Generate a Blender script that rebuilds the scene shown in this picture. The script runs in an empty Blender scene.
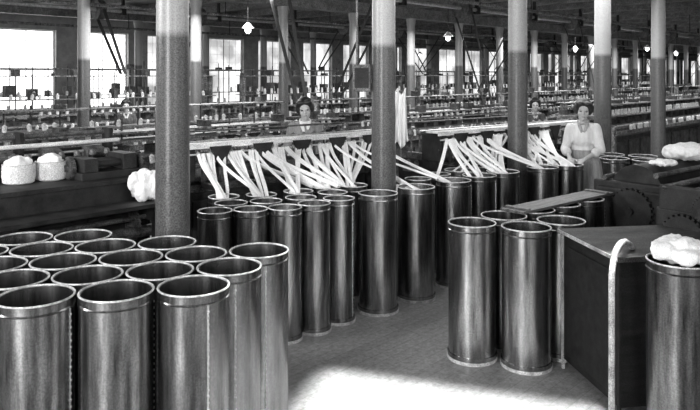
import bpy, bmesh, math, random
from mathutils import Vector, Matrix
random.seed(7)
scene = bpy.context.scene
COL = scene.collection
try:
    scene.view_settings.view_transform = 'Standard'
    scene.view_settings.look = 'None'
    scene.view_settings.exposure = 0.0
except Exception: pass

# ------------------------------------------------------------ materials
MATS = {}
def mat(name, base, rough=0.6, metal=0.0, var=0.25, scale=8.0, stretch=(1,1,1), bump=0.0, spec=0.5, grain=0.35, gscale=170):
    if name in MATS: return MATS[name]
    m = bpy.data.materials.new(name); m.use_nodes = True
    nt = m.node_tree; n = nt.nodes; l = nt.links
    b = n['Principled BSDF']
    tc = n.new('ShaderNodeTexCoord'); mp = n.new('ShaderNodeMapping'); mp.inputs['Scale'].default_value = stretch
    nz = n.new('ShaderNodeTexNoise'); nz.inputs['Scale'].default_value = scale; nz.inputs['Detail'].default_value = 6; nz.inputs['Roughness'].default_value = 0.65
    l.new(tc.outputs['Object'], mp.inputs['Vector']); l.new(mp.outputs['Vector'], nz.inputs['Vector'])
    cr = n.new('ShaderNodeValToRGB')
    lo = max(0, base*(1-var)); hi = min(1, base*(1+var))
    cr.color_ramp.elements[0].position = 0.3; cr.color_ramp.elements[0].color = (lo,lo,lo,1)
    cr.color_ramp.elements[1].position = 0.7; cr.color_ramp.elements[1].color = (hi,hi,hi,1)
    l.new(nz.outputs['Fac'], cr.inputs['Fac'])
    fz = n.new('ShaderNodeTexNoise'); fz.inputs['Scale'].default_value = gscale; fz.inputs['Detail'].default_value = 2
    l.new(tc.outputs['Object'], fz.inputs['Vector'])
    fr = n.new('ShaderNodeMapRange'); fr.inputs[1].default_value=.35; fr.inputs[2].default_value=.65; fr.inputs[3].default_value=1-grain; fr.inputs[4].default_value=1+grain
    l.new(fz.outputs['Fac'], fr.inputs[0])
    mx = n.new('ShaderNodeVectorMath'); mx.operation='SCALE'; l.new(cr.outputs['Color'], mx.inputs[0]); l.new(fr.outputs[0], mx.inputs['Scale'])
    l.new(mx.outputs[0], b.inputs['Base Color'])
    b.inputs['Roughness'].default_value = rough; b.inputs['Metallic'].default_value = metal
    b.inputs['Specular IOR Level'].default_value = spec
    if bump > 0:
        bp = n.new('ShaderNodeBump'); bp.inputs['Strength'].default_value = bump; bp.inputs['Distance'].default_value = 0.01
        l.new(nz.outputs['Fac'], bp.inputs['Height']); l.new(bp.outputs['Normal'], b.inputs['Normal'])
    MATS[name] = m
    return m

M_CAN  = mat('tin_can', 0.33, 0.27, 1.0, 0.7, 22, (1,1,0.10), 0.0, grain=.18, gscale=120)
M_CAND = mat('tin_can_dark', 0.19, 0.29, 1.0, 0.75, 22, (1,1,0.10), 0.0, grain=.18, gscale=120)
M_RIM  = mat('rolled_rim', 0.62, 0.45, 0.4, 0.55, 18)
M_SEAM = mat('seam', 0.55, 0.4, 0.5, 0.4, 30)
M_IRON = mat('cast_iron', 0.024, 0.6, 0.1, 0.7, 6, (1,1,1), 0.1, spec=.3)
M_FARI = mat('dusty_iron', 0.060, 0.6, 0.1, 0.8, 9, (1,1,1), spec=.4, grain=.6, gscale=60)  # dusty far iron, coloured lighter to paint in haze over distant frames
M_FAR2 = mat('dusty_worn_iron', 0.18, 0.5, 0.2, 0.9, 12, grain=.7, gscale=60)  # worn far iron with the same painted haze in its colour
M_IRON2= mat('cast_iron_worn', 0.11, 0.5, 0.3, 0.9, 12, grain=.7)
M_STEEL= mat('polished_steel', 0.65, 0.3, 0.6, 0.3, 20)
M_BOARD= mat('pale_board', 0.74, 0.6, 0, 0.3, 14, (0.3,2,1))
M_PLANK= mat('plank', 0.09, 0.5, 0, 0.8, 10, (0.4,3,1), grain=.6)
M_WOOD = mat('dark_wood', 0.012, 0.6, 0, 0.7, 9, (0.3,2,2), spec=.2)
M_COT  = mat('cotton', 0.86, 0.95, 0, 0.08, 30, (1,1,1), 0.5, grain=.12)
M_BOB  = mat('bobbin_yarn', 0.74, 0.9, 0, 0.35, 20)
M_WALL = mat('painted_brick', 0.36, 0.85, 0, 0.3, 4)
M_CEIL = mat('ceiling_boards', 0.18, 0.8, 0, 0.6, 5, (0.1,3,1), gscale=40)
M_BEAM = mat('timber_beam', 0.20, 0.75, 0, 0.4, 4, gscale=40)
M_SASH = mat('window_sash', 0.85, 0.7, 0, 0.1, 6)
M_BELT = mat('leather_belt', 0.05, 0.6, 0, 0.4, 6)
M_SKIN = mat('skin', 0.47, 0.6, 0, 0.08, 20, grain=.06)
M_HAIR = mat('dark_hair', 0.02, 0.5, 0, 0.5, 40, (1,1,0.2), 0.3)
M_DRESS= mat('pale_dress', 0.74, 0.9, 0, 0.12, 30, (1,1,.2), 0.8, grain=.08)
M_APRON= mat('apron', 0.34, 0.9, 0, 0.3, 30, (1,1,.15), 0.8, grain=.15)
M_BLOUSE=mat('grey_blouse', 0.30, 0.9, 0, 0.3, 30, (1,1,.2), 0.8, grain=.15)
M_DARKC= mat('dark_cloth', 0.06, 0.9, 0, 0.5, 20)
M_EYE  = mat('eye', 0.04, 0.3, 0, 0.1, 20)
M_LIP  = mat('lips', 0.22, 0.6, 0, 0.1, 20)
M_WICK = mat('wicker', 0.75, 0.8, 0, 0.2, 60, (1,1,3), 0.6)
M_SHADE= mat('enamel_shade', 0.5, 0.4, 0, 0.1, 6)
M_PIPE = mat('pale_pipe', 0.36, 0.6, 0.1, 0.6, 18)
M_TOP  = mat('worn_top',.035,.6,0,.95,7,(0.5,1.5,1),grain=.8,spec=.25)
M_EDGE = mat('worn_edge',.36,.5,.1,.8,14,(1,1,.4),grain=.6)

def emis(name, s, noise=False, lo=.5):
    m = bpy.data.materials.new(name); m.use_nodes = True
    nt=m.node_tree; b = nt.nodes['Principled BSDF']
    b.inputs['Base Color'].default_value = (.8,.8,.8,1)
    b.inputs['Emission Color'].default_value = (1,1,1,1); b.inputs['Emission Strength'].default_value = s
    if noise:
        g=nt.nodes.new('ShaderNodeNewGeometry'); nz=nt.nodes.new('ShaderNodeTexNoise'); nz.inputs['Scale'].default_value=1.1; nz.inputs['Detail'].default_value=7
        r=nt.nodes.new('ShaderNodeMapRange'); r.inputs[1].default_value=.38; r.inputs[2].default_value=.62; r.inputs[3].default_value=s*lo; r.inputs[4].default_value=s*1.25
        nt.links.new(g.outputs['Position'],nz.inputs['Vector']); nt.links.new(nz.outputs['Fac'],r.inputs[0]); nt.links.new(r.outputs[0],b.inputs['Emission Strength'])
    return m
M_BULB = emis('lit_bulb', 9)
M_GLASS = emis('daylit_frosted_glass', 3.0)
M_GLASS2 = emis('daylit_dusty_glass', 1.05, True, .4)

def column_mat():
    m = bpy.data.materials.new('column_paint'); m.use_nodes = True
    nt = m.node_tree; n = nt.nodes; l = nt.links; b = n['Principled BSDF']
    tc = n.new('ShaderNodeTexCoord'); sp = n.new('ShaderNodeSeparateXYZ'); l.new(tc.outputs['Object'], sp.inputs[0])
    nz = n.new('ShaderNodeTexNoise'); nz.inputs['Scale'].default_value = 110; nz.inputs['Detail'].default_value = 5
    l.new(tc.outputs['Object'], nz.inputs['Vector'])
    gt = n.new('ShaderNodeMapRange'); gt.inputs[1].default_value=2.11; gt.inputs[2].default_value=2.16; l.new(sp.outputs['Z'], gt.inputs[0])
    r1 = n.new('ShaderNodeValToRGB'); r1.color_ramp.elements[0].position = .35; r1.color_ramp.elements[1].position = .68
    r1.color_ramp.elements[0].color = (.035,.035,.035,1); r1.color_ramp.elements[1].color = (.14,.14,.14,1)
    r2 = n.new('ShaderNodeValToRGB'); r2.color_ramp.elements[0].position = .3; r2.color_ramp.elements[1].position = .6
    r2.color_ramp.elements[0].color = (.25,.25,.25,1); r2.color_ramp.elements[1].color = (.40,.40,.40,1)
    l.new(nz.outputs['Fac'], r1.inputs[0]); l.new(nz.outputs['Fac'], r2.inputs[0])
    mx = n.new('ShaderNodeMix'); mx.data_type = 'RGBA'
    l.new(gt.outputs[0], mx.inputs[0]); l.new(r1.outputs[0], mx.inputs[6]); l.new(r2.outputs[0], mx.inputs[7])
    l.new(mx.outputs[2], b.inputs['Base Color']); b.inputs['Roughness'].default_value = 0.36
    return m
M_COLM = column_mat()

def floor_mat():
    m = bpy.data.materials.new('floor_boards'); m.use_nodes = True
    nt = m.node_tree; n = nt.nodes; l = nt.links; b = n['Principled BSDF']
    tc = n.new('ShaderNodeTexCoord')
    br = n.new('ShaderNodeTexBrick'); br.inputs['Scale'].default_value = 1; br.inputs['Brick Width'].default_value = 3.2; br.inputs['Row Height'].default_value = 0.09
    br.inputs['Mortar Size'].default_value = 0.002; br.inputs['Color1'].default_value = (.21,.21,.21,1); br.inputs['Color2'].default_value = (.25,.25,.25,1); br.inputs['Mortar'].default_value = (.14,.14,.14,1)
    l.new(tc.outputs['Object'], br.inputs['Vector'])
    nz = n.new('ShaderNodeTexNoise'); nz.inputs['Scale'].default_value = 26; nz.inputs['Detail'].default_value = 12; nz.inputs['Roughness'].default_value = .9
    l.new(tc.outputs['Object'], nz.inputs['Vector'])
    r = n.new('ShaderNodeValToRGB'); r.color_ramp.elements[0].position = .40; r.color_ramp.elements[1].position = .60
    r.color_ramp.elements[0].color = (.45,.45,.45,1); r.color_ramp.elements[1].color = (1.3,1.3,1.3,1)
    l.new(nz.outputs['Fac'], r.inputs[0])
    mx = n.new('ShaderNodeMix'); mx.data_type='RGBA'; mx.blend_type='MULTIPLY'; mx.inputs[0].default_value = 1
    l.new(br.outputs['Color'], mx.inputs[6]); l.new(r.outputs[0], mx.inputs[7]); l.new(mx.outputs[2], b.inputs['Base Color'])
    b.inputs['Roughness'].default_value = 0.5
    return m
M_FLOOR = floor_mat()

# ------------------------------------------------------------ mesh helpers
def box(bm, x0,x1,y0,y1,z0,z1):
    mtx = Matrix.Translation(((x0+x1)/2,(y0+y1)/2,(z0+z1)/2)) @ Matrix.Diagonal((abs(x1-x0),abs(y1-y0),abs(z1-z0),1))
    bmesh.ops.create_cube(bm, size=1, matrix=mtx)
def tube(bm, p0, p1, r0, r1=None, seg=12):
    r1 = r0 if r1 is None else r1
    p0=Vector(p0); p1=Vector(p1); d=p1-p0
    q = d.to_track_quat('Z','Y').to_matrix().to_4x4()
    bmesh.ops.create_cone(bm, cap_ends=True, segments=seg, radius1=r0, radius2=r1, depth=d.length, matrix=Matrix.Translation((p0+p1)/2) @ q)
def ball(bm, c, r, seg=16, rot=None):
    if not hasattr(r,'__len__'): r=(r,r,r)
    mtx = Matrix.Translation(c)
    if rot is not None: mtx = mtx @ rot
    bmesh.ops.create_uvsphere(bm, u_segments=seg, v_segments=max(8,seg//2), radius=1, matrix=mtx @ Matrix.Diagonal((r[0],r[1],r[2],1)))
def capsule(bm, p0, p1, r0, r1, seg=14):
    tube(bm,p0,p1,r0,r1,seg); ball(bm,p0,r0,seg); ball(bm,p1,r1,seg)
def lathe(bm, prof, seg=40, close=False):
    rings=[]
    for (r,z) in prof:
        if r < 1e-5: rings.append([bm.verts.new((0,0,z))])
        else: rings.append([bm.verts.new((r*math.cos(2*math.pi*i/seg), r*math.sin(2*math.pi*i/seg), z)) for i in range(seg)])
    pairs = list(zip(rings, rings[1:]))
    if close: pairs.append((rings[-1],rings[0]))
    for a,b in pairs:
        for i in range(seg):
            j=(i+1)%seg
            if len(a)==1 and len(b)==1: continue
            if len(a)==1: bm.faces.new((a[0],b[j],b[i]))
            elif len(b)==1: bm.faces.new((a[i],a[j],b[0]))
            else: bm.faces.new((a[i],a[j],b[j],b[i]))
def sweep(bm, pts, rx, ry, seg=8, side=None):
    pts=[Vector(p) for p in pts]; rings=[]
    for i,p in enumerate(pts):
        t = (pts[min(i+1,len(pts)-1)]-pts[max(i-1,0)]).normalized()
        s = Vector(side) if side is not None else (t.cross(Vector((0,0,1))) if abs(t.z)<0.98 else Vector((1,0,0)))
        s = (s - t*s.dot(t)).normalized(); w = t.cross(s)
        rings.append([bm.verts.new(p+s*rx*math.cos(2*math.pi*k/seg)+w*ry*math.sin(2*math.pi*k/seg)) for k in range(seg)])
    for a,b in zip(rings,rings[1:]):
        for k in range(seg): bm.faces.new((a[k],a[(k+1)%seg],b[(k+1)%seg],b[k]))
    bm.faces.new(rings[0][::-1]); bm.faces.new(rings[-1])
def bez(p0,p1,p2,p3,n=14):
    p0,p1,p2,p3=map(Vector,(p0,p1,p2,p3)); out=[]
    for i in range(n+1):
        t=i/n; out.append(p0*(1-t)**3+p1*3*t*(1-t)**2+p2*3*t*t*(1-t)+p3*t**3)
    return out
def mk(name, bm, m, parent=None, loc=(0,0,0), rz=0, smooth=True, bevel=0, **props):
    me = bpy.data.meshes.new(name)
    bmesh.ops.recalc_face_normals(bm, faces=bm.faces)
    bm.to_mesh(me); bm.free()
    me.materials.append(m)
    if smooth:
        try: me.shade_smooth()
        except Exception:
            for p in me.polygons: p.use_smooth=True
        try: me.set_sharp_from_angle(angle=math.radians(28))
        except Exception: pass
    ob = bpy.data.objects.new(name, me); COL.objects.link(ob)
    ob.location=loc; ob.rotation_euler=(0,0,rz)
    if parent: ob.parent=parent
    if bevel>0:
        bv=ob.modifiers.new('bevel','BEVEL'); bv.width=bevel; bv.segments=2; bv.limit_method='ANGLE'
    for k,v in props.items(): ob[k]=v
    return ob
def empty(name, loc, rz=0, **props):
    ob=bpy.data.objects.new(name,None); ob.empty_display_size=.1; COL.objects.link(ob)
    ob.location=loc; ob.rotation_euler=(0,0,rz)
    for k,v in props.items(): ob[k]=v
    return ob
def dup(src, loc=None, rz=None, **props):
    n=src.copy(); COL.objects.link(n)
    if loc is not None: n.location=loc
    if rz is not None: n.rotation_euler=(0,0,rz)
    for k,v in props.items(): n[k]=v
    for ch in src.children:
        c=ch.copy(); COL.objects.link(c); c.parent=n
        for g in ch.children:
            gg=g.copy(); COL.objects.link(gg); gg.parent=c
    return n

CX,CY=0.6857,0.728
CA=math.atan2(CY,CX)
B0=Vector((-1.11,4.25))
def W(t,s,z=0): return Vector((B0.x+t*CX-s*CY, B0.y+t*CY+s*CX, z))

# ------------------------------------------------------------ shell
def shell_obj(name,bm,m,**p):
    return mk(name,bm,m,loc=(B0.x,B0.y,0),rz=CA,smooth=False,kind='structure',**p)
T0,T1,S0,S1=-9.0,76.0,-8.0,14.8
bm=bmesh.new(); box(bm,T0,T1,S0,S1+.4,-.2,0); shell_obj('floor',bm,M_FLOOR,label='worn grey wooden board mill floor',category='floor')
bm=bmesh.new(); box(bm,T0,T1,S0,S1+.4,3.7,3.9); shell_obj('ceiling',bm,M_CEIL,label='dark boarded mill ceiling',category='ceiling')
PITCH=2.13; WW=1.5; SILL=.95; HEAD=3.1
wins=[]
t=-3.6
while t<70: wins.append(t); t+=PITCH
def window_wall(name,ya,yb,ws):
    bm=bmesh.new()
    box(bm,T0,T1,ya,yb,0,SILL); box(bm,T0,T1,ya,yb,HEAD,3.7)
    prev=T0
    for w in ws:
        box(bm,prev,w-WW/2,ya,yb,SILL,HEAD); prev=w+WW/2
    box(bm,prev,T1,ya,yb,SILL,HEAD)
    shell_obj(name,bm,M_WALL,label='pale painted wall with a row of tall windows',category='wall')
window_wall('wall_back',S1,S1+.35,wins)
wins2=[-6.6,-3.4,-.2,3.0,6.2,9.4,12.6]
window_wall('wall_front',S0-.35,S0,wins2)
bm=bmesh.new(); box(bm,T1,T1+.3,S0,S1+.35,0,3.7); shell_obj('wall_right',bm,M_WALL,label='plain painted end wall',category='wall')
bm=bmesh.new(); box(bm,T0-.3,T0,S0-.35,S1+.35,0,3.7); shell_obj('wall_left',bm,M_WALL,label='plain painted end wall',category='wall')
def winmesh():
    bm=bmesh.new()
    h=HEAD-SILL; fw=.04
    box(bm,-WW/2,WW/2,-.04,.04,0,fw); box(bm,-WW/2,WW/2,-.04,.04,h-fw,h); box(bm,-WW/2,-WW/2+fw,-.04,.04,0,h); box(bm,WW/2-fw,WW/2,-.04,.04,0,h)
    box(bm,-WW/2,WW/2,-.03,.03,h*.5-.02,h*.5+.02); box(bm,-.014,.014,-.03,.03,0,h)
    for k in range(1,6):
        if k!=3:
            x=-WW/2+WW*k/6; box(bm,x-.004,x+.004,-.012,.012,0,h)
    for k in range(1,8):
        if k!=4: z=h*k/8; box(bm,-WW/2,WW/2,-.012,.012,z-.004,z+.004)
    return bm
protos={}; wn=0
for lst,s in ((wins,S1+.15),(wins2,S0-.15)):
  for i,w in enumerate(lst):
    p=W(w,s,SILL); wn+=1
    key='a' if (s<0 or i<6) else 'b'
    if key not in protos:
        o=mk('window_%d'%wn,winmesh(),M_SASH,loc=p,rz=CA,smooth=False,kind='structure',label='tall many-paned window letting in daylight',category='window')
        gb=bmesh.new(); box(gb,-WW/2,WW/2,-.004,.004,0,HEAD-SILL)
        mk('glass',gb,M_GLASS if key=='a' else M_GLASS2,parent=o,smooth=False); protos[key]=o
    else:
        o=dup(protos[key],p); o.name='window_%d'%wn

for s in (0.0,6.95,12.7):
    bm=bmesh.new(); box(bm,T0,T1,-.14,.14,3.3,3.55)
    mk('ceiling_girder',bm,M_BEAM,loc=W(0,s),rz=CA,smooth=False,label='long heavy timber girder carried on the columns',category='beam',group='ceiling girders')
bm=bmesh.new(); box(bm,-.09,.09,S0,S1,3.55,3.7)
j0=None
t=-3.0
while t<70:
    if j0 is None: j0=mk('ceiling_joist',bm,M_BEAM,loc=W(t,0),rz=CA,smooth=False,label='timber joist under the boarded ceiling',category='beam',group='ceiling joists')
    else:
        o=j0.copy(); o.location=W(t,0); COL.objects.link(o)
    t+=1.42

# ------------------------------------------------------------ columns
bm=bmesh.new()
lathe(bm,[(0,0),(.13,0),(.13,.03),(.115,.06),(.108,.12),(.105,1.2),(.1,2.4),(.098,3.1),(.105,3.14),(.12,3.24),(.125,3.26),(.125,3.3),(0,3.3)],40)
cproto=None
def column(x,y,label):
    global cproto
    if cproto is None:
        cproto=mk('column',bm,M_COLM,loc=(x,y,0),label=label,category='column',group='mill columns')
        return cproto
    o=cproto.copy(); o.location=(x,y,0); o['label']=label; COL.objects.link(o); return o
near_label='round cast-iron column, dark below and whitewashed above, among the cans'
for p in ((-1.11,4.26),(.29,5.86),(1.81,7.35),(3.2,8.62),(4.62,10.2)): column(*p,near_label)
far_label='round cast-iron column, dark dado and pale top, between spinning frames'
for k in range(0,20): column(-4.3+1.46*k,11+1.55*k,far_label)
for k in range(0,22): column(-5.6+1.46*k,18+1.55*k,far_label)
for k in range(5,14): column(-1.11+1.46*k+.1,4.25+1.55*k,far_label)

# ------------------------------------------------------------ cans
def can_proto(r,h,m):
    bm=bmesh.new(); a=r-.006
    lathe(bm,[(0,.015),(r-.004,.015),(r-.004,.012),(r+.003,.012),(r+.003,.045),(a+.002,.046),(a+.002,h-.05),(a+.006,h-.045),(a+.002,h-.04),(a+.002,h-.008),(a-.006,h-.008),(a-.006,.03),(0,.03)],48)
    o=mk('sliver_can',bm,m,loc=(0,0,0),category='can')
    bm=bmesh.new()
    prof=[(a+.002+.0045*math.cos(2*math.pi*k/8), h-.004+.0045*math.sin(2*math.pi*k/8)) for k in range(8)]
    lathe(bm,prof,48,close=True); mk('rim',bm,M_RIM,parent=o,label='worn bright rolled metal rim')
    bm=bmesh.new()
    lathe(bm,[(r+.003,0),(r+.006,.0),(r+.006,.02),(r+.003,.02)],48,close=True); mk('base_band',bm,M_RIM,parent=o,label='bright base hoop')
    bm=bmesh.new()
    box(bm,-.004,.004,-(a+.0045),-(a-.001),.05,h-.05)
    z=.08
    while z<h-.06:
        ball(bm,(0,-(a+.006),z),(.006,.004,.006),8); z+=.028
    mk('riveted_seam',bm,M_SEAM,parent=o,label='vertical riveted seam')
    return o
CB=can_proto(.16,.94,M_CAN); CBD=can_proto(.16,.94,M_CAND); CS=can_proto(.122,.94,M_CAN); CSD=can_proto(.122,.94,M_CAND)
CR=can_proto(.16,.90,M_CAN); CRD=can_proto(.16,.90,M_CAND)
used=set()
def can(proto,x,y,label,group,rz=None):
    if rz is None: rz=random.uniform(.9,4.5)
    if proto.name not in used:
        used.add(proto.name); proto.location=(x,y,0); proto.rotation_euler=(0,0,rz); proto['label']=label; proto['group']=group; return proto
    return dup(proto,(x,y,0),rz,label=label,group=group)
G1='empty sliver cans packed together'
L1='tall empty tin sliver can packed in a cluster of cans'
a=(.322,.07); b=(.105,.308)
for j in range(5):
    for i in range(0,-7,-1):
        if j==3 and i>-2: continue
        if j==4 and i>-4: continue
        x=-.70+i*a[0]+j*b[0]; y=3.05+i*a[1]+j*b[1]
        px=350+x/y*680
        if px< -60: continue
        can(CB,x,y,L1 if i<0 else 'tall tin sliver can with a row of rivets down its seam',G1,rz=(.35 if j else .62) if i==0 else None)
G2='sliver cans feeding the drawing frame'
L2='tin sliver can standing in a row before the drawing frame'
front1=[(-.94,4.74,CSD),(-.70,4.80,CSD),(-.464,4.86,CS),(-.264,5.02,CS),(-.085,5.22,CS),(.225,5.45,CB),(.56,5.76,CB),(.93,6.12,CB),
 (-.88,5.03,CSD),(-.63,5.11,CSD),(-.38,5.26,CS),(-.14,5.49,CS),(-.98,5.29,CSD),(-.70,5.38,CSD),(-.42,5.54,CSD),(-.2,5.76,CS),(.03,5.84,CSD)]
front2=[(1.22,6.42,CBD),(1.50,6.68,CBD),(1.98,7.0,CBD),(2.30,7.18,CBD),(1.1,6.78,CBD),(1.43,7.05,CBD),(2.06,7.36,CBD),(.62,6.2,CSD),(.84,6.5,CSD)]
feed1=[];feed2=[]
for x,y,p in front1: can(p,x,y,L2,G2); feed1.append((x,y,p))
for x,y,p in front2: can(p,x,y,L2,G2); feed2.append((x,y,p))
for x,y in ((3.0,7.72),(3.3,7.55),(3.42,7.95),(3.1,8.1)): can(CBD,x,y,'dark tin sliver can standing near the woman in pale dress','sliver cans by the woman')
G3='sliver cans in the aisle'
for k in range(5): can(CR if k==0 else CRD,.815+.262*k,4.545+.222*k,'tin sliver can in a line beside the dark wooden cabinet',G3)
can(CR,1.145,4.42,'tin sliver can standing close against the dark wooden cabinet',G3)
can(CR,1.43,4.61,'tin sliver can standing behind the dark wooden cabinet',G3)
can(CBD,1.68,3.47,'dark tin sliver can heaped with raw white cotton','cotton-filled sliver can')
ang3=math.atan2(.222,.262)
bm=bmesh.new(); box(bm,-.62,.62,-.10,.10,0,.02); box(bm,-.57,-.53,-.10,.10,.02,.032); box(bm,.5,.54,-.10,.10,.02,.032)
mk('plank',bm,M_PLANK,loc=(1.62,5.23,.903),rz=ang3,smooth=False,bevel=.003,label='long worn dark board lying across a row of cans',category='board')

def heap(name,c,r,label,n=14,seed=1,m=None,cat='cotton'):
    rr=random.Random(seed); bm=bmesh.new()
    ball(bm,(0,0,r[2]*.45),(r[0]*.8,r[1]*.8,r[2]*.5),20)
    for i in range(n):
        an=rr.uniform(0,6.28); q=rr.uniform(.2,.75)
        ball(bm,(r[0]*q*math.cos(an),r[1]*q*math.sin(an),r[2]*rr.uniform(.3,.75)*(1.1-q*.4)),(r[0]*rr.uniform(.22,.4),r[1]*rr.uniform(.22,.4),r[2]*rr.uniform(.22,.35)),12)
    for v in bm.verts: v.co.z=max(v.co.z,0)
    o=mk(name,bm,m or M_COT,loc=c,label=label,category=cat)
    rm=o.modifiers.new('r','REMESH'); rm.mode='VOXEL'; rm.voxel_size=.010; rm.use_smooth_shade=True
    tx=bpy.data.textures.new('lump','CLOUDS'); tx.noise_scale=.04
    dm=o.modifiers.new('d','DISPLACE'); dm.texture=tx; dm.strength=.035; dm.mid_level=.5
    return o
heap('cotton_heap',(1.68,3.47,.93),(.17,.16,.13),'heap of raw white cotton overflowing a dark can',seed=3)
heap('cotton_heap',(-1.69,5.60,.852),(.15,.12,.27),'fluffy pile of white cotton on the machine shelf',seed=5)
heap('cotton_heap',(3.0,6.02,1.13),(.26,.16,.16),'loose white cotton waste lying on the dark machine',seed=8)
heap('cotton_heap',(2.6,5.62,1.13),(.13,.1,.06),'small wisp of white cotton on the dark machine',seed=9)

bm=bmesh.new()
pts=[]
for i in range(90):
    an=i*.42; rr=.02+.068*(0.5+0.5*math.sin(an*.37)); pts.append((rr*math.cos(an),rr*math.sin(an),.80+.0009*i))
sweep(bm,pts,.016,.012,6)
lathe(bm,[(0,.78),(.1,.78),(.1,.81),(0,.82)],20)
coil=None
for (x,y,p) in feed1+feed2:
    if coil is None: coil=mk('sliver_coil',bm,M_COT,loc=(x,y,0),label='coil of white cotton sliver lying inside a can',category='cotton',group='coils of sliver in the cans')
    else: o=coil.copy(); o.location=(x,y,0); COL.objects.link(o)

# ------------------------------------------------------------ drawing frames with creel
A1=math.radians(40); U=Vector((math.cos(A1),math.sin(A1),0)); N=Vector((-math.sin(A1),math.cos(A1),0))
def drawing_frame(loc,L,label):
    R=empty('drawing_frame',loc,A1,label=label,category='textile machine',group='drawing frames')
    bm=bmesh.new(); box(bm,0.06,L-.06,.16,.56,.14,.86); 
    for k in range(int(L/.5)): box(bm,.12+k*.5,.12+k*.5+.4,.14,.17,.25,.80)
    mk('bed',bm,M_IRON,R,bevel=.01,smooth=False)
    for x in (0,L-.05):
        bm=bmesh.new()
        box(bm,x,x+.05,.1,.62,0,.12); box(bm,x+.01,x+.04,.14,.58,.1,1.0); box(bm,x,x+.05,-.04,.22,1.0,1.28); box(bm,x+.01,x+.04,.02,.16,.6,1.05)
        mk('end_frame',bm,M_IRON,R,bevel=.008,smooth=False)
    bm=bmesh.new(); box(bm,-.06,L+.06,-.06,.10,1.290,1.305); box(bm,-.06,L+.06,-.075,-.06,1.268,1.312)
    mk('creel_board',bm,M_BOARD,R,bevel=.004,smooth=False,label='pale narrow board running along the top')
    bm=bmesh.new(); tube(bm,(-.06,.19,1.30),(L+.06,.19,1.30),.011)
    for k in range(int(L/.42)+1): box(bm,.04+k*.42,.055+k*.42,.05,.2,1.275,1.289)
    mk('top_rail',bm,M_STEEL,R)
    bm=bmesh.new(); tube(bm,(-.03,-.07,1.225),(L+.03,-.07,1.225),.008)
    for k in range(int(L/.105)): tube(bm,(.05+k*.105,-.07,1.225),(.066+k*.105,-.07,1.225),.02)
    mk('guide_roller',bm,M_STEEL,R)
    bm=bmesh.new(); tube(bm,(0,-.02,1.12),(L,-.02,1.12),.010)
    for k in range(int(L/.12)): tube(bm,(.03+k*.12,-.02,1.12),(.10+k*.12,-.02,1.12),.017)
    mk('feed_roller',bm,M_IRON2,R)
    x=.25
    while x<L-.1:
        bm=bmesh.new()
        y0,y1=-.115,-.09
        vs=[bm.verts.new(v) for v in ((x-.10,y0,1.285),(x+.10,y0,1.285),(x+.015,y0,1.11),(x-.015,y0,1.11),(x-.10,y1,1.285),(x+.10,y1,1.285),(x+.015,y1,1.11),(x-.015,y1,1.11))]
        for f in ((0,1,2,3),(7,6,5,4),(0,4,5,1),(1,5,6,2),(2,6,7,3),(3,7,4,0)): bm.faces.new([vs[i] for i in f])
        box(bm,x-.014,x+.014,-.10,-.02,1.11,1.14); box(bm,x-.014,x+.014,-.045,-.02,.93,1.14); box(bm,x-.014,x+.014,-.045,.22,.90,.94)
        mk('bracket',bm,M_IRON,R,smooth=False,label='dark inverted-triangle iron bracket'); x+=.42
    bm=bmesh.new(); box(bm,0,L,.22,.5,.86,.92); tube(bm,(0,.3,.96),(L,.3,.96),.03); tube(bm,(0,.42,.96),(L,.42,.96),.03)
    for k in range(int(L/.2)): box(bm,.05+k*.2,.1+k*.2,.24,.48,.93,1.06)
    mk('drafting_rollers',bm,M_IRON2,R)
    n=int(L/.13)
    bm=bmesh.new(); lathe(bm,[(0,.92),(.012,.92),(.009,1.22),(.022,1.23),(.03,1.25),(.022,1.29),(.008,1.30),(0,1.305)],10)
    sp=None
    for k in range(n):
        xx=.08+k*.13
        if sp is None: sp=mk('spindle',bm,M_IRON2,R,loc=(xx,.45,0))
        else:
            o=sp.copy(); o.location=(xx,.45,0); o.parent=R; COL.objects.link(o)
    bm=bmesh.new(); tube(bm,(0,.56,1.36),(L,.56,1.36),.010); 
    for x in (.03,L/2,L-.03): tube(bm,(x,.56,.86),(x,.56,1.36),.010)
    mk('back_rail',bm,M_IRON2,R)
    return R
P1=Vector((-1.34,5.62,0)); L_1=2.15
P2=Vector((.884,6.89,0)); L_2=2.6
drawing_frame(P1,L_1,'iron drawing frame with pale creel board, white slivers running into it')
drawing_frame(P2,L_2,'iron drawing frame beside the woman, white slivers fanning into it')
COLS=[Vector((.29,5.86)),Vector((1.81,7.35))]
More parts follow.
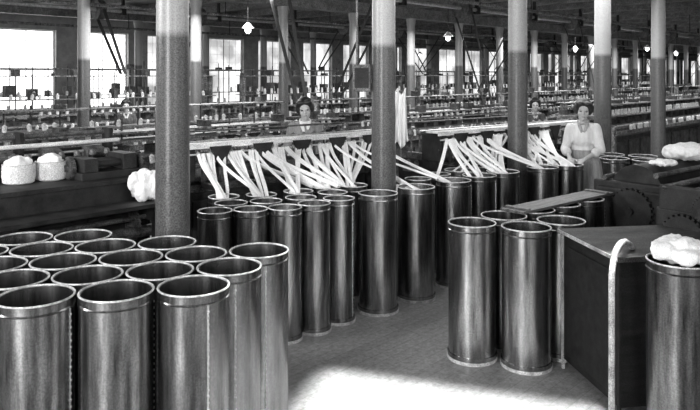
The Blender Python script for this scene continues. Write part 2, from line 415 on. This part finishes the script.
def slivers(P,L,feed,clusters,per,rng,lean,maxd,mx=1.3):
    loc=[((Vector((x,y,0))-P).dot(U),(x,y),p,-(Vector((x,y,0))-P).dot(N)) for x,y,p in feed]
    for cx in clusters:
      for i in range(per):
        f=i/(per-1)
        xs=cx-.07+.16*f+rng.uniform(-.01,.01)
        want=xs+lean[0]+(lean[1]-lean[0])*f+rng.uniform(-.04,.04)
        c=sorted(loc,key=lambda q:abs(q[0]-want)+max(0,q[3]-maxd)*.9)[:2]
        q=rng.choice(c)
        st=P+U*xs-N*.085+Vector((0,0,1.228))
        ok=False
        for tries in range(8):
            r=.05 if q[2] in (CS,CSD) else .1
            tgt=Vector((q[1][0]+rng.uniform(-r,r),q[1][1]+rng.uniform(-r,r),.87))
            dd=tgt-st; hd=Vector((dd.x,dd.y,0)); ok=hd.length<mx
            for cc in COLS:
                tt=max(0,min(1,(cc-st.xy).dot(hd.xy)/hd.length_squared))
                if (st.xy+hd.xy*tt-cc).length<.15: ok=False
            if ok: break
            q=rng.choice(loc if tries>3 else c)
        if not ok: continue
        wob=U*rng.uniform(-.03,.03)
        p1=st+hd*.20+Vector((0,0,-.16))+wob; p2=st+hd*rng.uniform(.70,.86)-wob*1.5; p2.z=rng.uniform(.98,1.0)
        pts=bez(st,p1,p2,tgt,20)
        bm=bmesh.new(); w=rng.uniform(.011,.018); sweep(bm,pts,w,w*.3,8,side=(1,-.15,.15))
        mk('cotton_sliver',bm,M_COT,label='flat white cotton sliver slanting from guide rail to can',category='cotton sliver',group='cotton slivers')
rg=random.Random(5)
slivers(P1,L_1,feed1,[.12,.36,.60,.85,1.10,1.37,1.64,1.92],7,rg,(-.34,.26),.5)
slivers(P2,L_2,feed2,[.12,.36,.60,.85,1.12,1.42,1.7],7,rg,(-.36,.36),.45)

# ------------------------------------------------------------ spinning frames
def spinning_frame(t0,s,L,h,label,fine):
    R=empty('spinning_frame',W(t0,s),CA,label=label,category='textile machine',group='rows of spinning frames')
    bm=bmesh.new(); box(bm,.1,L-.1,-.22,.22,.2,.82); 
    k=.2
    while k<L-.5: box(bm,k,k+.42,-.245,-.215,.28,.74); k+=.55
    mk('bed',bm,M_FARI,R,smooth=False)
    for x in (0,L-.12):
        bm=bmesh.new(); box(bm,x,x+.12,-.34,.34,0,.12); box(bm,x+.01,x+.11,-.28,.28,.1,1.0); box(bm,x+.03,x+.09,-.08,.08,1.0,h)
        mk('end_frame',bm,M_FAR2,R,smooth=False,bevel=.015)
    bm=bmesh.new(); box(bm,0.05,L-.05,-.3,-.24,.86,.92); box(bm,.05,L-.05,-.2,.2,.95,1.02); tube(bm,(.05,-.26,1.0),(L-.05,-.26,1.0),.02,seg=8)
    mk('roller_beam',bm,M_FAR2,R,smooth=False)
    bm=bmesh.new(); box(bm,0,L,-.16,.16,h,h+.02); box(bm,0,L,-.2,.2,1.16,1.18)
    if h>1.55: box(bm,0,L,-.16,.16,1.44,1.455)
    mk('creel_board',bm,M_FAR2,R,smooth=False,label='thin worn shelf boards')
    n=max(2,int(L/.36))
    for k in range(n+1):
        x=.1+(L-.2)*k/n+(random.uniform(-.06,.06) if 0<k<n else 0); bm=bmesh.new(); tube(bm,(x,0,1.0),(x,0,h+random.uniform(.02,.22)),.011,seg=6)
        ww=random.uniform(.03,.10); box(bm,max(0,x-ww),min(L,x+ww),-.1,.1,1.02,1.02+random.uniform(.06,.14))
        if random.random()<.4: box(bm,x-.05,x+.05,-.08,.08,h+.02,h+random.uniform(.06,.14))
        if h>1.55 and random.random()<.6: box(bm,x-ww,x+ww,-.08,.12,1.455,1.455+random.uniform(.08,.25))
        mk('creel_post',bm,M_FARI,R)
    def prof(z,hh): return [(0,z),(.022,z),(.028,z+.01),(.028,z+hh*.8),(.014,z+hh*.92),(.008,z+hh),(0,z+hh)]
    tiers=[(1.185,-.12),(.93,-.3)]
    if h>1.55: tiers.append((1.455,-.12))
    if fine:
        me=None
        for z,y in tiers:
            x=.2
            while x<L-.15:
                if random.random()<.68:
                    if me is None:
                        bm=bmesh.new(); lathe(bm,prof(0,.10),10); o=mk('bobbin',bm,M_BOB,R,loc=(x,y,z)); me=o
                    else:
                        o=me.copy(); o.location=(x+random.uniform(-.03,.03),y,z); o.rotation_euler=(random.uniform(-.15,.15),random.uniform(-.2,.2),0); o.parent=R; COL.objects.link(o)
                x+=.16
    else:
        bm=bmesh.new()
        for z,y in tiers:
            x=.2
            while x<L-.15:
                if random.random()<.7: tube(bm,(x,y,z),(x,y,z+.12),.03,.026,6)
                x+=.2
        mk('bobbins',bm,M_BOB,R,kind='stuff')
    return R
FL='long iron spinning frame with rows of white bobbins'
for (s,ts,h) in ((3.15,-.9,1.25),(5.0,-.4,1.42),(8.35,.6,1.85),(10.4,1.0,2.0)):
    t=ts
    for k in range(5 if s>4 else 4):
        L=5.6
        P=W(t+L/2,s); 
        spinning_frame(t,s,L,h,FL, P.y<17)
        t+=L+.75
spinning_frame(9.0,1.15,5.6,1.35,FL,True)
spinning_frame(8.6,-1.6,5.6,1.3,FL,True)
spinning_frame(15.6,-1.6,5.6,1.3,FL,False)
spinning_frame(15.6,1.15,5.6,1.4,FL,False)

def gear(x,z,r,y0,R,m=None):
    bm=bmesh.new()
    for k in range(24):
        an=k*math.pi/12; box(bm,-.015,.015,r-.004,r+.014,-.008,.008)
        bm.verts.ensure_lookup_table()
        bmesh.ops.rotate(bm,verts=bm.verts[-8:],cent=(0,0,0),matrix=Matrix.Rotation(an,3,'X'))
    tube(bm,(-.018,0,0),(.018,0,0),r,seg=32); tube(bm,(-.05,0,0),(.05,0,0),.03)
    return mk('gear_wheel',bm,m or M_IRON2,R,loc=(x,y0,z))

# left machine
R=empty('roving_frame',W(-1.7,1.85),CA,label='dark iron roving frame with steel rails and low front shelf',category='textile machine')
Lm=2.4
bm=bmesh.new(); box(bm,0,Lm,-.4,.4,.1,1.0); 
for k in range(4): box(bm,.1+k*.58,.1+k*.58+.46,-.43,-.4,.2,.75)
mk('bed',bm,M_IRON,R,bevel=.012,smooth=False)
bm=bmesh.new(); box(bm,-.05,Lm+.05,-.42,.42,1.0,1.03); mk('deck',bm,M_IRON,R,smooth=False)
bm=bmesh.new(); box(bm,0,Lm,-.7,-.43,.82,.85); mk('front_shelf',bm,M_IRON,R,smooth=False)
for x in (.1,1.2,2.3):
    bm=bmesh.new(); box(bm,x-.02,x+.02,-.68,-.42,.70,.82); box(bm,x-.02,x+.02,-.68,-.62,0,.82); mk('shelf_support',bm,M_IRON,R,smooth=False)
bm=bmesh.new(); box(bm,.05,Lm-.05,.34,.38,1.03,1.24); mk('back_panel',bm,M_IRON,R,smooth=False)
for z,y,r,m in ((1.29,.24,.018,M_BOARD),(1.21,.27,.012,M_STEEL),(1.36,.36,.02,M_IRON2),(1.10,.30,.014,M_STEEL)):
    bm=bmesh.new(); tube(bm,(-.05,y,z),(Lm+.05,y,z),r); mk('rail',bm,m,R)
for x in (.02,.8,1.6,2.38):
    bm=bmesh.new(); box(bm,x-.02,x+.02,.25,.39,1.0,1.40); mk('stanchion',bm,M_IRON,R,bevel=.006,smooth=False)
for k in range(6):
    bm=bmesh.new(); x=.3+k*.38; box(bm,x-.07,x+.07,.2,.3,1.06,1.26); tube(bm,(x-.08,.2,1.2),(x+.08,.2,1.2),.045); mk('roller_cover',bm,M_IRON2,R,smooth=False)
sp=None
for k in range(17):
    if sp is None:
        bm=bmesh.new(); lathe(bm,[(0,0),(.03,0),(.03,.02),(.012,.03),(.012,.14),(.03,.16),(.02,.2),(0,.21)],12); sp=mk('spindle',bm,M_IRON2,R,loc=(.12+k*.135,.13,1.03))
    else:
        o=sp.copy(); o.location=(.12+k*.135,.13,1.03); o.parent=R; COL.objects.link(o)
bm=bmesh.new(); box(bm,1.85,2.36,-.30,.02,1.03,1.09); box(bm,1.88,2.0,-.28,0,1.09,1.20); box(bm,2.22,2.34,-.28,0,1.09,1.22)
for y in (-.22,-.14,-.06): tube(bm,(1.95,y,1.15),(2.3,y,1.15),.03)
mk('gear_head',bm,M_IRON,R,smooth=False,bevel=.006,label='low cluster of rollers between iron cheeks')
gear(2.45,.8,.2,-.1,R); gear(1.84,1.12,.08,-.1,R); gear(2.2,.66,.12,-.44,R); gear(2.40,1.12,.10,-.15,R)
bm=bmesh.new(); tube(bm,(.05,-.5,.6),(Lm,-.5,.6),.05); tube(bm,(.05,-.52,.72),(Lm,-.52,.72),.02); mk('lower_shaft',bm,M_IRON2,R)

def basket(x,y,z,label):
    bm=bmesh.new(); lathe(bm,[(0,0),(.095,0),(.115,.012),(.122,.06),(.120,.15),(.113,.15),(.114,.06),(.10,.02),(0,.016)],28)
    o=mk('tub',bm,M_WICK,loc=(x,y,z),label=label,category='tub',group='cotton tubs on the roving frame')
    bm=bmesh.new(); lathe(bm,[(.118+.004*math.cos(k*math.pi/4),.15+.004*math.sin(k*math.pi/4)) for k in range(8)],28,close=True); mk('rim',bm,M_RIM,o,label='rolled rim')
    return o
for x,y,sd in ((-2.60,5.34,1),(-2.43,5.53,2)):
    basket(x,y,1.03,'white rounded tub of cotton standing on the machine deck')
    heap('cotton_bundle',(x,y,1.11),(.108,.108,.14),'white cotton bundle filling a round tub',seed=sd)

# ------------------------------------------------------------ right machines
R=empty('carding_machine',(2.75,5.9,0),A1,label='dark bulky carding machine with rounded covers and gear wheels',category='textile machine')
bm=bmesh.new(); box(bm,-.6,.6,-.33,.33,.08,.95); mk('bed',bm,M_IRON,R,bevel=.02,smooth=False)
for x in (-.58,.5):
    bm=bmesh.new(); box(bm,x,x+.08,-.36,.36,0,1.0)
    mk('side_frame',bm,M_IRON,R,bevel=.015,smooth=False)
bm=bmesh.new(); tube(bm,(-.5,.02,.92),(.5,.02,.92),.22,seg=32); mk('drum_cover',bm,M_IRON,R)
for x,z,r in ((-.62,.78,.17),(-.62,.5,.10),(.62,.75,.17)): gear(x,z,r,0,R,M_IRON)
for y,z in ((-.25,1.0),(-.18,1.08),(.26,1.02)):
    bm=bmesh.new(); tube(bm,(-.58,y,z),(.58,y,z),.022); mk('roller',bm,M_IRON2,R)

def press(name,loc,rz,w,h,label):
    R=empty(name,loc,rz,label=label,category='textile machine')
    bm=bmesh.new(); box(bm,-w,w,-.25,.27,.05,h-.3); mk('body',bm,M_IRON,R,bevel=.02,smooth=False)
    bm=bmesh.new(); box(bm,-w+.04,w-.04,-.27,-.25,.2,h*.43); box(bm,-w+.04,w-.04,-.27,-.25,h*.48,h*.7); box(bm,-w+.03,w-.03,-.262,-.248,.18,h*.72); mk('front_panel',bm,M_IRON,R,smooth=False)
    for y,z,r in ((-.12,h-.26,.11),(.12,h-.21,.15),(-.0,h-.08,.07)):
        bm=bmesh.new(); tube(bm,(-w+.06,y,z),(w-.06,y,z),r,seg=28); mk('drum',bm,M_IRON,R)
    for y,z in ((-.24,h-.18),(-.2,h-.1),(.2,h-.03)):
        bm=bmesh.new(); tube(bm,(-w,y,z),(w,y,z),.016); mk('roller',bm,M_IRON2,R)
    for x in (-w,w-.04):
        bm=bmesh.new(); box(bm,x,x+.04,-.26,.26,h-.36,h-.16); box(bm,x,x+.04,-.14,.24,h-.18,h-.01); mk('side_bracket',bm,M_IRON,R,bevel=.015,smooth=False)
    gear(-w-.04,h-.32,.13,.06,R,M_IRON); gear(-w-.04,h-.13,.07,-.08,R,M_IRON); gear(-w-.04,h-.58,.12,-.02,R,M_IRON)
    for x in (-w+.05,w-.05):
        for y in (-.2,.22):
            bm=bmesh.new(); box(bm,x-.03,x+.03,y-.03,y+.03,0,.06); mk('foot',bm,M_IRON,R,smooth=False)
    return R
press('feed_hopper',(3.25,5.2,0),A1,.5,1.20,'nearly black iron feed hopper with drums, rollers and gears')
press('lap_winder',(2.52,4.62,0),A1,.40,1.16,'nearly black iron lap winder with stacked rollers and gears')

# cabinet
Bc=Vector((1.46,3.70,0)); ang=math.radians(8.6); CLn=.8; CWd=.68
R=empty('wooden_cabinet',Bc,ang,label='long nearly black wooden cabinet with worn pale edges',category='cabinet')
bm=bmesh.new(); box(bm,.01,CLn,.01,CWd,.06,.86); mk('body',bm,M_WOOD,R,bevel=.006,smooth=False)
bm=bmesh.new(); box(bm,-.012,CLn+.02,-.012,CWd+.02,.86,.89); mk('top_board',bm,M_TOP,R,bevel=.004,smooth=False,label='scuffed dark top board')
bm=bmesh.new(); box(bm,-.018,-.012,-.012,CWd+.02,.868,.888); mk('edge_strip',bm,M_EDGE,R,smooth=False,label='worn pale edge strip')
for x,y in ((0,0),(0,CWd-.015),(CLn-.015,0),(CLn-.015,CWd-.015)):
    bm=bmesh.new(); box(bm,x,x+.016,y,y+.016,0,.86); mk('corner_post',bm,M_EDGE if y>0 else M_WOOD,R,smooth=False,label='worn corner post')
bm=bmesh.new(); box(bm,-.006,.012,.07,CWd-.06,.12,.8); mk('side_panel',bm,M_WOOD,R,smooth=False,bevel=.003)
bm=bmesh.new()
pts=[(1.315,3.42,0),(1.315,3.42,.4),(1.315,3.42,.8)]+bez((1.315,3.42,.84),(1.315,3.42,.97),(1.40,3.56,1.01),(1.52,3.76,.96),10)+[(1.58,3.84,.925),(1.61,3.88,.89)]
sweep(bm,pts,.016,.016,14,side=(.8,-.6,0))
pipe=mk('bent_pipe',bm,M_PIPE,label='pale bent metal pipe rising from floor over the cabinet',category='pipe')
bm=bmesh.new(); lathe(bm,[(0,0),(.05,0),(.05,.015),(.03,.03),(0,.03)],20); mk('flange',bm,M_IRON2,pipe,loc=(1.315,3.42,0))

# ------------------------------------------------------------ line shafts, belts, lamps
for s,hh in ((3.9,1.46),(9.4,2.05)):
    bm=bmesh.new(); tube(bm,(0,0,3.2),(62,0,3.2),.035)
    sh=mk('line_shaft',bm,M_STEEL,loc=W(2,s),rz=CA,label='long overhead steel line shaft under the ceiling',category='line shaft',group='overhead line shafts')
    for k in range(12):
        bm=bmesh.new(); x=2.2+k*2.4
        tube(bm,(x-.07,0,3.2),(x+.07,0,3.2),.2,seg=28); mk('pulley',bm,M_IRON2,sh)
        bm=bmesh.new(); box(bm,x+.5,x+.55,-.03,.03,3.2,3.56); box(bm,x+.48,x+.57,-.06,.06,3.12,3.26); mk('hanger',bm,M_IRON,sh,smooth=False)
    for k in range(12):
        x=2.2+k*2.4; dy=1.1 if k%2 else -.6
        if s>9: dy=.98 if k%2 else -.98
        for off in (-.21,.21):
            p0=W(2+x,s+off,3.2); p1=W(2+x,s+dy+off*.4,hh+.03 if dy>0 else (1.3 if s<9 else 1.9))
            bm=bmesh.new(); sweep(bm,[p0,p0.lerp(p1,.5),p1],.035,.006,6,side=(CX,CY,0))
            mk('drive_belt',bm,M_BELT,label='leather drive belt slanting from overhead shaft to frame',category='belt',group='drive belts')
for s,z in ((2.4,3.05),(7.6,3.1),(11.5,3.0)):
    bm=bmesh.new(); tube(bm,(0,0,z),(60,0,z),.03,seg=10)
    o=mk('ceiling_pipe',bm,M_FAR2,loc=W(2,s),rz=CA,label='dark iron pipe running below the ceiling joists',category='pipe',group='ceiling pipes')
    for k in range(14):
        bm=bmesh.new(); tube(bm,(1+k*3,0,z),(1+k*3,0,3.56),.01,seg=8); mk('hanger_rod',bm,M_IRON,o)
def lamp(x,y,z,label):
    bm=bmesh.new(); lathe(bm,[(.02,.12),(.04,.1),(.10,.03),(.095,.028),(.035,.09),(.015,.11)],28,close=True)
    R=empty('pendant_lamp',(x,y,z),0,label=label,category='lamp',group='pendant lamps')
    mk('lamp_shade',bm,M_SHADE,R)
    bm=bmesh.new(); tube(bm,(0,0,.1),(0,0,3.7-z),.006,seg=8); mk('cord',bm,M_IRON,R)
    bm=bmesh.new(); ball(bm,(0,0,0),(.05,.05,.06)); mk('bulb',bm,M_BULB,R,label='glowing glass bulb')
for px,py,z in ((248,30,2.62),(448,38,2.62),(575,50,2.62),(647,49,2.62),(676,54,2.62),(420,55,2.62)):
    d=(z-1.88)*680/(75-py); lamp((px-350)/680*d,d,z,'pendant lamp with glowing bulb hanging from the ceiling')
bm=bmesh.new(); box(bm,-.075,.075,-.05,.05,0,.23); sb=mk('switch_box',bm,M_IRON2,loc=(.10,5.86,1.74),smooth=False,bevel=.006,label='small dark switch box fixed to an iron column',category='switch box')
bm=bmesh.new(); box(bm,-.06,.06,-.06,-.05,.03,.2); mk('door',bm,M_IRON,sb,smooth=False)
bm=bmesh.new(); tube(bm,(-.04,0,.23),(-.04,0,1.56),.01); mk('conduit',bm,M_IRON2,sb)
bm=bmesh.new()
nu,nv=14,16
g=[[bm.verts.new(((u/nu-.5)*(.09+.03*v/nv), .018*math.sin(u*1.4+v*.12)*(0.4+v/nv), -.46*v/nv+.03*math.sin(u*.6))) for u in range(nu+1)] for v in range(nv+1)]
for v in range(nv):
    for u in range(nu): bm.faces.new((g[v][u],g[v][u+1],g[v+1][u+1],g[v+1][u]))
cl=mk('hanging_cloth',bm,M_DRESS,loc=(.435,5.82,1.74),label='pale cloth hanging in folds beside an iron column',category='cloth')
so=cl.modifiers.new('s','SOLIDIFY'); so.thickness=.006
bm=bmesh.new(); tube(bm,(-.06,.02,.0),(0,0,-.0),.008); mk('hook',bm,M_IRON2,cl)

# ------------------------------------------------------------ people
def remeshed(name,bm,m,voxel,parent=None,smooth=4,folds=0):
    me=bpy.data.meshes.new('tmp'); bm.to_mesh(me); bm.free()
    o=bpy.data.objects.new('tmp',me); COL.objects.link(o)
    r=o.modifiers.new('r','REMESH'); r.mode='VOXEL'; r.voxel_size=voxel
    s=o.modifiers.new('s','SMOOTH'); s.factor=.5; s.iterations=smooth
    dg=bpy.context.evaluated_depsgraph_get(); dg.update()
    nm=bpy.data.meshes.new_from_object(o.evaluated_get(dg)); 
    bpy.data.objects.remove(o)
    if folds>0:
        for v in nm.vertices:
            q=math.atan2(v.co.y,v.co.x)
            k=1+folds*(math.sin(q*11+v.co.z*14)*.5+math.sin(q*5-v.co.z*23)*.5)
            v.co.x*=k; v.co.y*=k
    nm.materials.clear(); nm.materials.append(m)
    for p in nm.polygons: p.use_smooth=True
    ob=bpy.data.objects.new(name,nm); COL.objects.link(ob)
    if parent: ob.parent=parent
    return ob
def hand(bm,w,d,up):
    d=Vector(d).normalized(); up=Vector(up); up=(up-d*up.dot(d)).normalized(); sd=d.cross(up)
    w=Vector(w); c=w+d*.045
    rot=Matrix((sd,d,up)).transposed().to_4x4()
    ball(bm,c,(.038,.052,.017),14,rot)
    return c,d,up,sd
def person(loc,rz,H,label,dress,hairm,hands,head_turn=0,lean=0,sleeve=.55,skirtm=None,loose=0.0,tilt=0,bib=None):
    k=H/1.62
    bm=bmesh.new()
    hc=Vector((0,-.03-lean*1.1,1.50-lean*.15))
    capsule(bm,(0,0,.90),(0,0,1.0),.13,.10)
    ball(bm,(0,0,.90),(.15,.11,.13)); ball(bm,(0,-lean*.4,1.08),(.095,.075,.16)); ball(bm,(0,-.005-lean*.7,1.22),(.115,.085,.14))
    capsule(bm,(-.09,-lean*.9,1.31),(.09,-lean*.9,1.31),.042,.042)
    for sx in (-1,1): ball(bm,(sx*.055,-.06-lean*.7,1.2),(.05,.04,.05))
    capsule(bm,(0,-lean*.9,1.33),hc-Vector((0,-.02,.06)),.044,.041)
    for sx in (-1,1):
        capsule(bm,(sx*.085,0,.88),(sx*.09,-.005,.48),.085,.055); capsule(bm,(sx*.09,-.005,.48),(sx*.09,.01,.09),.052,.035)
        ball(bm,(sx*.095,-.05,.04),(.042,.12,.04))
    arms=[]
    for sx,(el,wr) in zip((-1,1),hands):
        sh=Vector((sx*.132,-lean*.9,1.295)); el=Vector(el); wr=Vector(wr)
        capsule(bm,sh,el,.038,.030); capsule(bm,el,wr,.030,.022)
        d=(wr-el).normalized(); dd=Vector((d.x*.6,d.y-.5,d.z*.5)).normalized()
        c,d2,up,sd=hand(bm,wr,dd,(0,0,1))
        for f,(o,ln) in enumerate(((-.028,.062),(-.009,.072),(.010,.067),(.028,.052))):
            b0=c+sd*o+d2*.04; b1=b0+d2*ln*.45+up*.006; b2=b1+d2*ln*.35-up*.016; b3=b2+d2*ln*.15-up*.02
            capsule(bm,b0,b1,.0095,.009,8); capsule(bm,b1,b2,.009,.008,8); capsule(bm,b2,b3,.008,.007,8)
        t0=c-d2*.02-sd*sx*(-.03); t1=t0+sd*sx*.03+d2*.03; t2=t1+d2*.028-up*.01+sd*sx*.006
        capsule(bm,t0,t1,.013,.011,8); capsule(bm,t1,t2,.011,.009,8)
        arms.append((sh,el,wr))
    Rh=Matrix.Rotation(head_turn,4,'Z')@Matrix.Rotation(tilt,4,'Y')@Matrix.Rotation(.1,4,'X')
    def hp(x,y,z): return hc+(Rh@Vector((x,y,z)))
    ball(bm,hp(0,.012,.02),(.072,.090,.086),20,Rh); ball(bm,hp(0,-.025,-.045),(.052,.058,.062),18,Rh); ball(bm,hp(0,-.05,-.090),(.024,.024,.020),12,Rh)
    ball(bm,hp(0,-.035,-.015),(.060,.052,.05),16,Rh)
    capsule(bm,hp(0,-.083,.012),hp(0,-.104,-.028),.009,.014,10)
    for sx in (-1,1):
        ball(bm,hp(sx*.072,.01,-.012),(.012,.02,.032),10,Rh); ball(bm,hp(sx*.030,-.078,.020),(.024,.012,.008),10,Rh); ball(bm,hp(sx*.036,-.062,-.03),(.022,.02,.022),10,Rh)
    body=remeshed('person',bm,M_SKIN,.0075)
    body['label']=label; body['category']='person'
    for sx in (-1,1):
        b2=bmesh.new(); ball(b2,hp(sx*.030,-.0825,.0),(.013,.008,.007),12,Rh); mk('eye',b2,M_EYE,body)
    b2=bmesh.new(); ball(b2,hp(0,-.083,-.060),(.020,.009,.006),12,Rh); mk('mouth',b2,M_LIP,body)
    b2=bmesh.new(); ball(b2,hp(0,.034,.042),(.096,.096,.094),20,Rh); ball(b2,hp(0,.105,.03),(.045,.04,.045),14,Rh)
    for sx in (-1,1):
        ball(b2,hp(sx*.070,.0,.02),(.036,.058,.066),12,Rh); ball(b2,hp(sx*.038,-.045,.080),(.052,.050,.03),12,Rh); ball(b2,hp(sx*.064,-.03,.055),(.03,.042,.03),12,Rh)
    remeshed('hair',b2,hairm,.009,body,2)
    b2=bmesh.new(); e=loose
    ball(b2,(0,0,.95),(.15+e,.12+e,.10)); ball(b2,(0,-lean*.4,1.07),(.125+e,.105+e,.17)); ball(b2,(0,-.015-lean*.7,1.20),(.13+e,.115+e,.14))
    capsule(b2,(-.085,-lean*.9,1.295),(.085,-lean*.9,1.295),.054,.054)
    capsule(b2,(0,-lean*.9,1.30),(0,-lean*.95,1.352),.06,.050)
    for sh,el,wr in arms:
        capsule(b2,sh,el,.050+e*.6,.050+e); 
        w2=el.lerp(wr,sleeve); capsule(b2,el,w2,.050+e,.044+e*.8); ball(b2,w2,.050+e*.8)
    remeshed('blouse',b2,dress,.009,body,3,folds=.035)
    b2=bmesh.new(); sweep(b2,[Vector((.058*math.cos(q),-lean*.95+.056*math.sin(q)-.008,1.362+.02*math.sin(q))) for q in [i*math.pi/8 for i in range(17)]],.010,.012,8)
    for sx in (-1,1): sweep(b2,[Vector((sx*.045,-lean*.95-.045,1.355)),Vector((sx*.035,-lean*.85-.085,1.31)),Vector((sx*.008,-lean*.8-.118,1.25))],.018,.006,6,side=(1,0,0))
    mk('collar',b2,M_COT if dress is M_BLOUSE else M_APRON,body,label='folded collar')
    b2=bmesh.new(); seg=48; rings=[]
    for z,r in ((1.05,.142+e),(.98,.158+e),(.88,.185+e),(.6,.21+e),(.3,.245+e),(.2,.26+e)):
        rings.append([b2.verts.new(((r+.012*(1.05-z)*2*math.sin(9*q))*math.cos(q),(r*.88+.012*(1.05-z)*2*math.sin(9*q))*math.sin(q)-(lean*.3 if z>1 else 0),z)) for q in [2*math.pi*i/seg for i in range(seg)]])
    for a_,b_ in zip(rings,rings[1:]):
        for i in range(seg): b2.faces.new((a_[i],a_[(i+1)%seg],b_[(i+1)%seg],b_[i]))
    mk('skirt',b2,skirtm or dress,body)
    body.location=loc; body.rotation_euler=(0,0,rz); body.scale=(k,k,k)
    return body
std=(((-.18,-.03,1.07),(-.16,-.25,1.02)),((.18,-.03,1.07),(.16,-.25,1.02)))
person((2.62,7.64,0),math.radians(-20),1.62,'woman in loose pale blouse leaning forward, hands on a can rim',M_DRESS,M_HAIR,
       (((-.19,-.12,1.06),(-.13,-.29,.97)),((.18,-.14,1.06),(.02,-.30,.97))),head_turn=math.radians(5),lean=.08,sleeve=.3,skirtm=M_APRON,loose=.006,tilt=.08)
person((-.50,7.55,0),math.radians(5),1.64,'dark-haired woman in grey blouse leaning behind the drawing frame',M_BLOUSE,M_HAIR,std,head_turn=math.radians(-5),lean=.08,loose=.010,tilt=-.12)
person((3.12,11.5,0),math.radians(-10),1.50,'dark-haired worker in dark clothes among the spinning frames',M_DARKC,M_HAIR,std,lean=.05)
person((-3.95,12.0,0),math.radians(20),1.46,'distant worker in dark clothes standing between spinning frames',M_DARKC,M_HAIR,std,lean=.05)

# ------------------------------------------------------------ light
w=bpy.data.worlds.new('world'); scene.world=w; w.use_nodes=True
bg=w.node_tree.nodes['Background']; bg.inputs[0].default_value=(1,1,1,1); bg.inputs[1].default_value=1.0
def area(name,loc,target,sx,sy,e,spread=180):
    li=bpy.data.lights.new(name,'AREA'); li.shape='RECTANGLE'; li.size=sx; li.size_y=sy; li.energy=e; li.spread=math.radians(spread)
    o=bpy.data.objects.new(name,li); COL.objects.link(o); o.location=loc
    o.rotation_euler=(Vector(target)-Vector(loc)).to_track_quat('-Z','Y').to_euler(); return o
area('window_light',(-3.0,-1.5,2.1),(-.3,5,.8),.8,2.8,360)  # added out-of-view lamps in place of window daylight, tall for narrow can highlights
area('window_light',(2.6,-1.8,2.1),(1,6,.8),.5,2.6,85)
area('window_light',(-5.5,3.5,3.2),(0,7,.9),1.5,1.0,180)
o=area('sun_patch_light',(.45,3.25,3.2),(.45,3.25,0),1.8,1.7,58,5)
o.rotation_euler=(0,0,math.radians(-18))
area('mill_lamp_light',(.6,5.2,3.5),(.6,6.4,0),2.5,2.5,60)  # added soft fill under the ceiling, not an actual fitting
for k in range(6):
    p=W(4+k*6,5.5,3.0); area('mill_lamp_light',p,(p.x,p.y,0),2.5,2.5,240)  # unseen area fill added along the aisle for even brightness
for k in range(3):
    p=W(6+k*6,0.6,3.0); area('mill_lamp_light',p,(p.x,p.y,0),2.5,2.5,110)  # more added aisle fill, no fitting hangs here

# ------------------------------------------------------------ camera
cam=bpy.data.cameras.new('camera'); co=bpy.data.objects.new('camera',cam); COL.objects.link(co)
co.location=(0,0,1.88); co.rotation_euler=(math.radians(90),0,0)
cam.sensor_width=36; cam.lens=35; cam.shift_y=-130/700; cam.clip_end=200
scene.camera=co
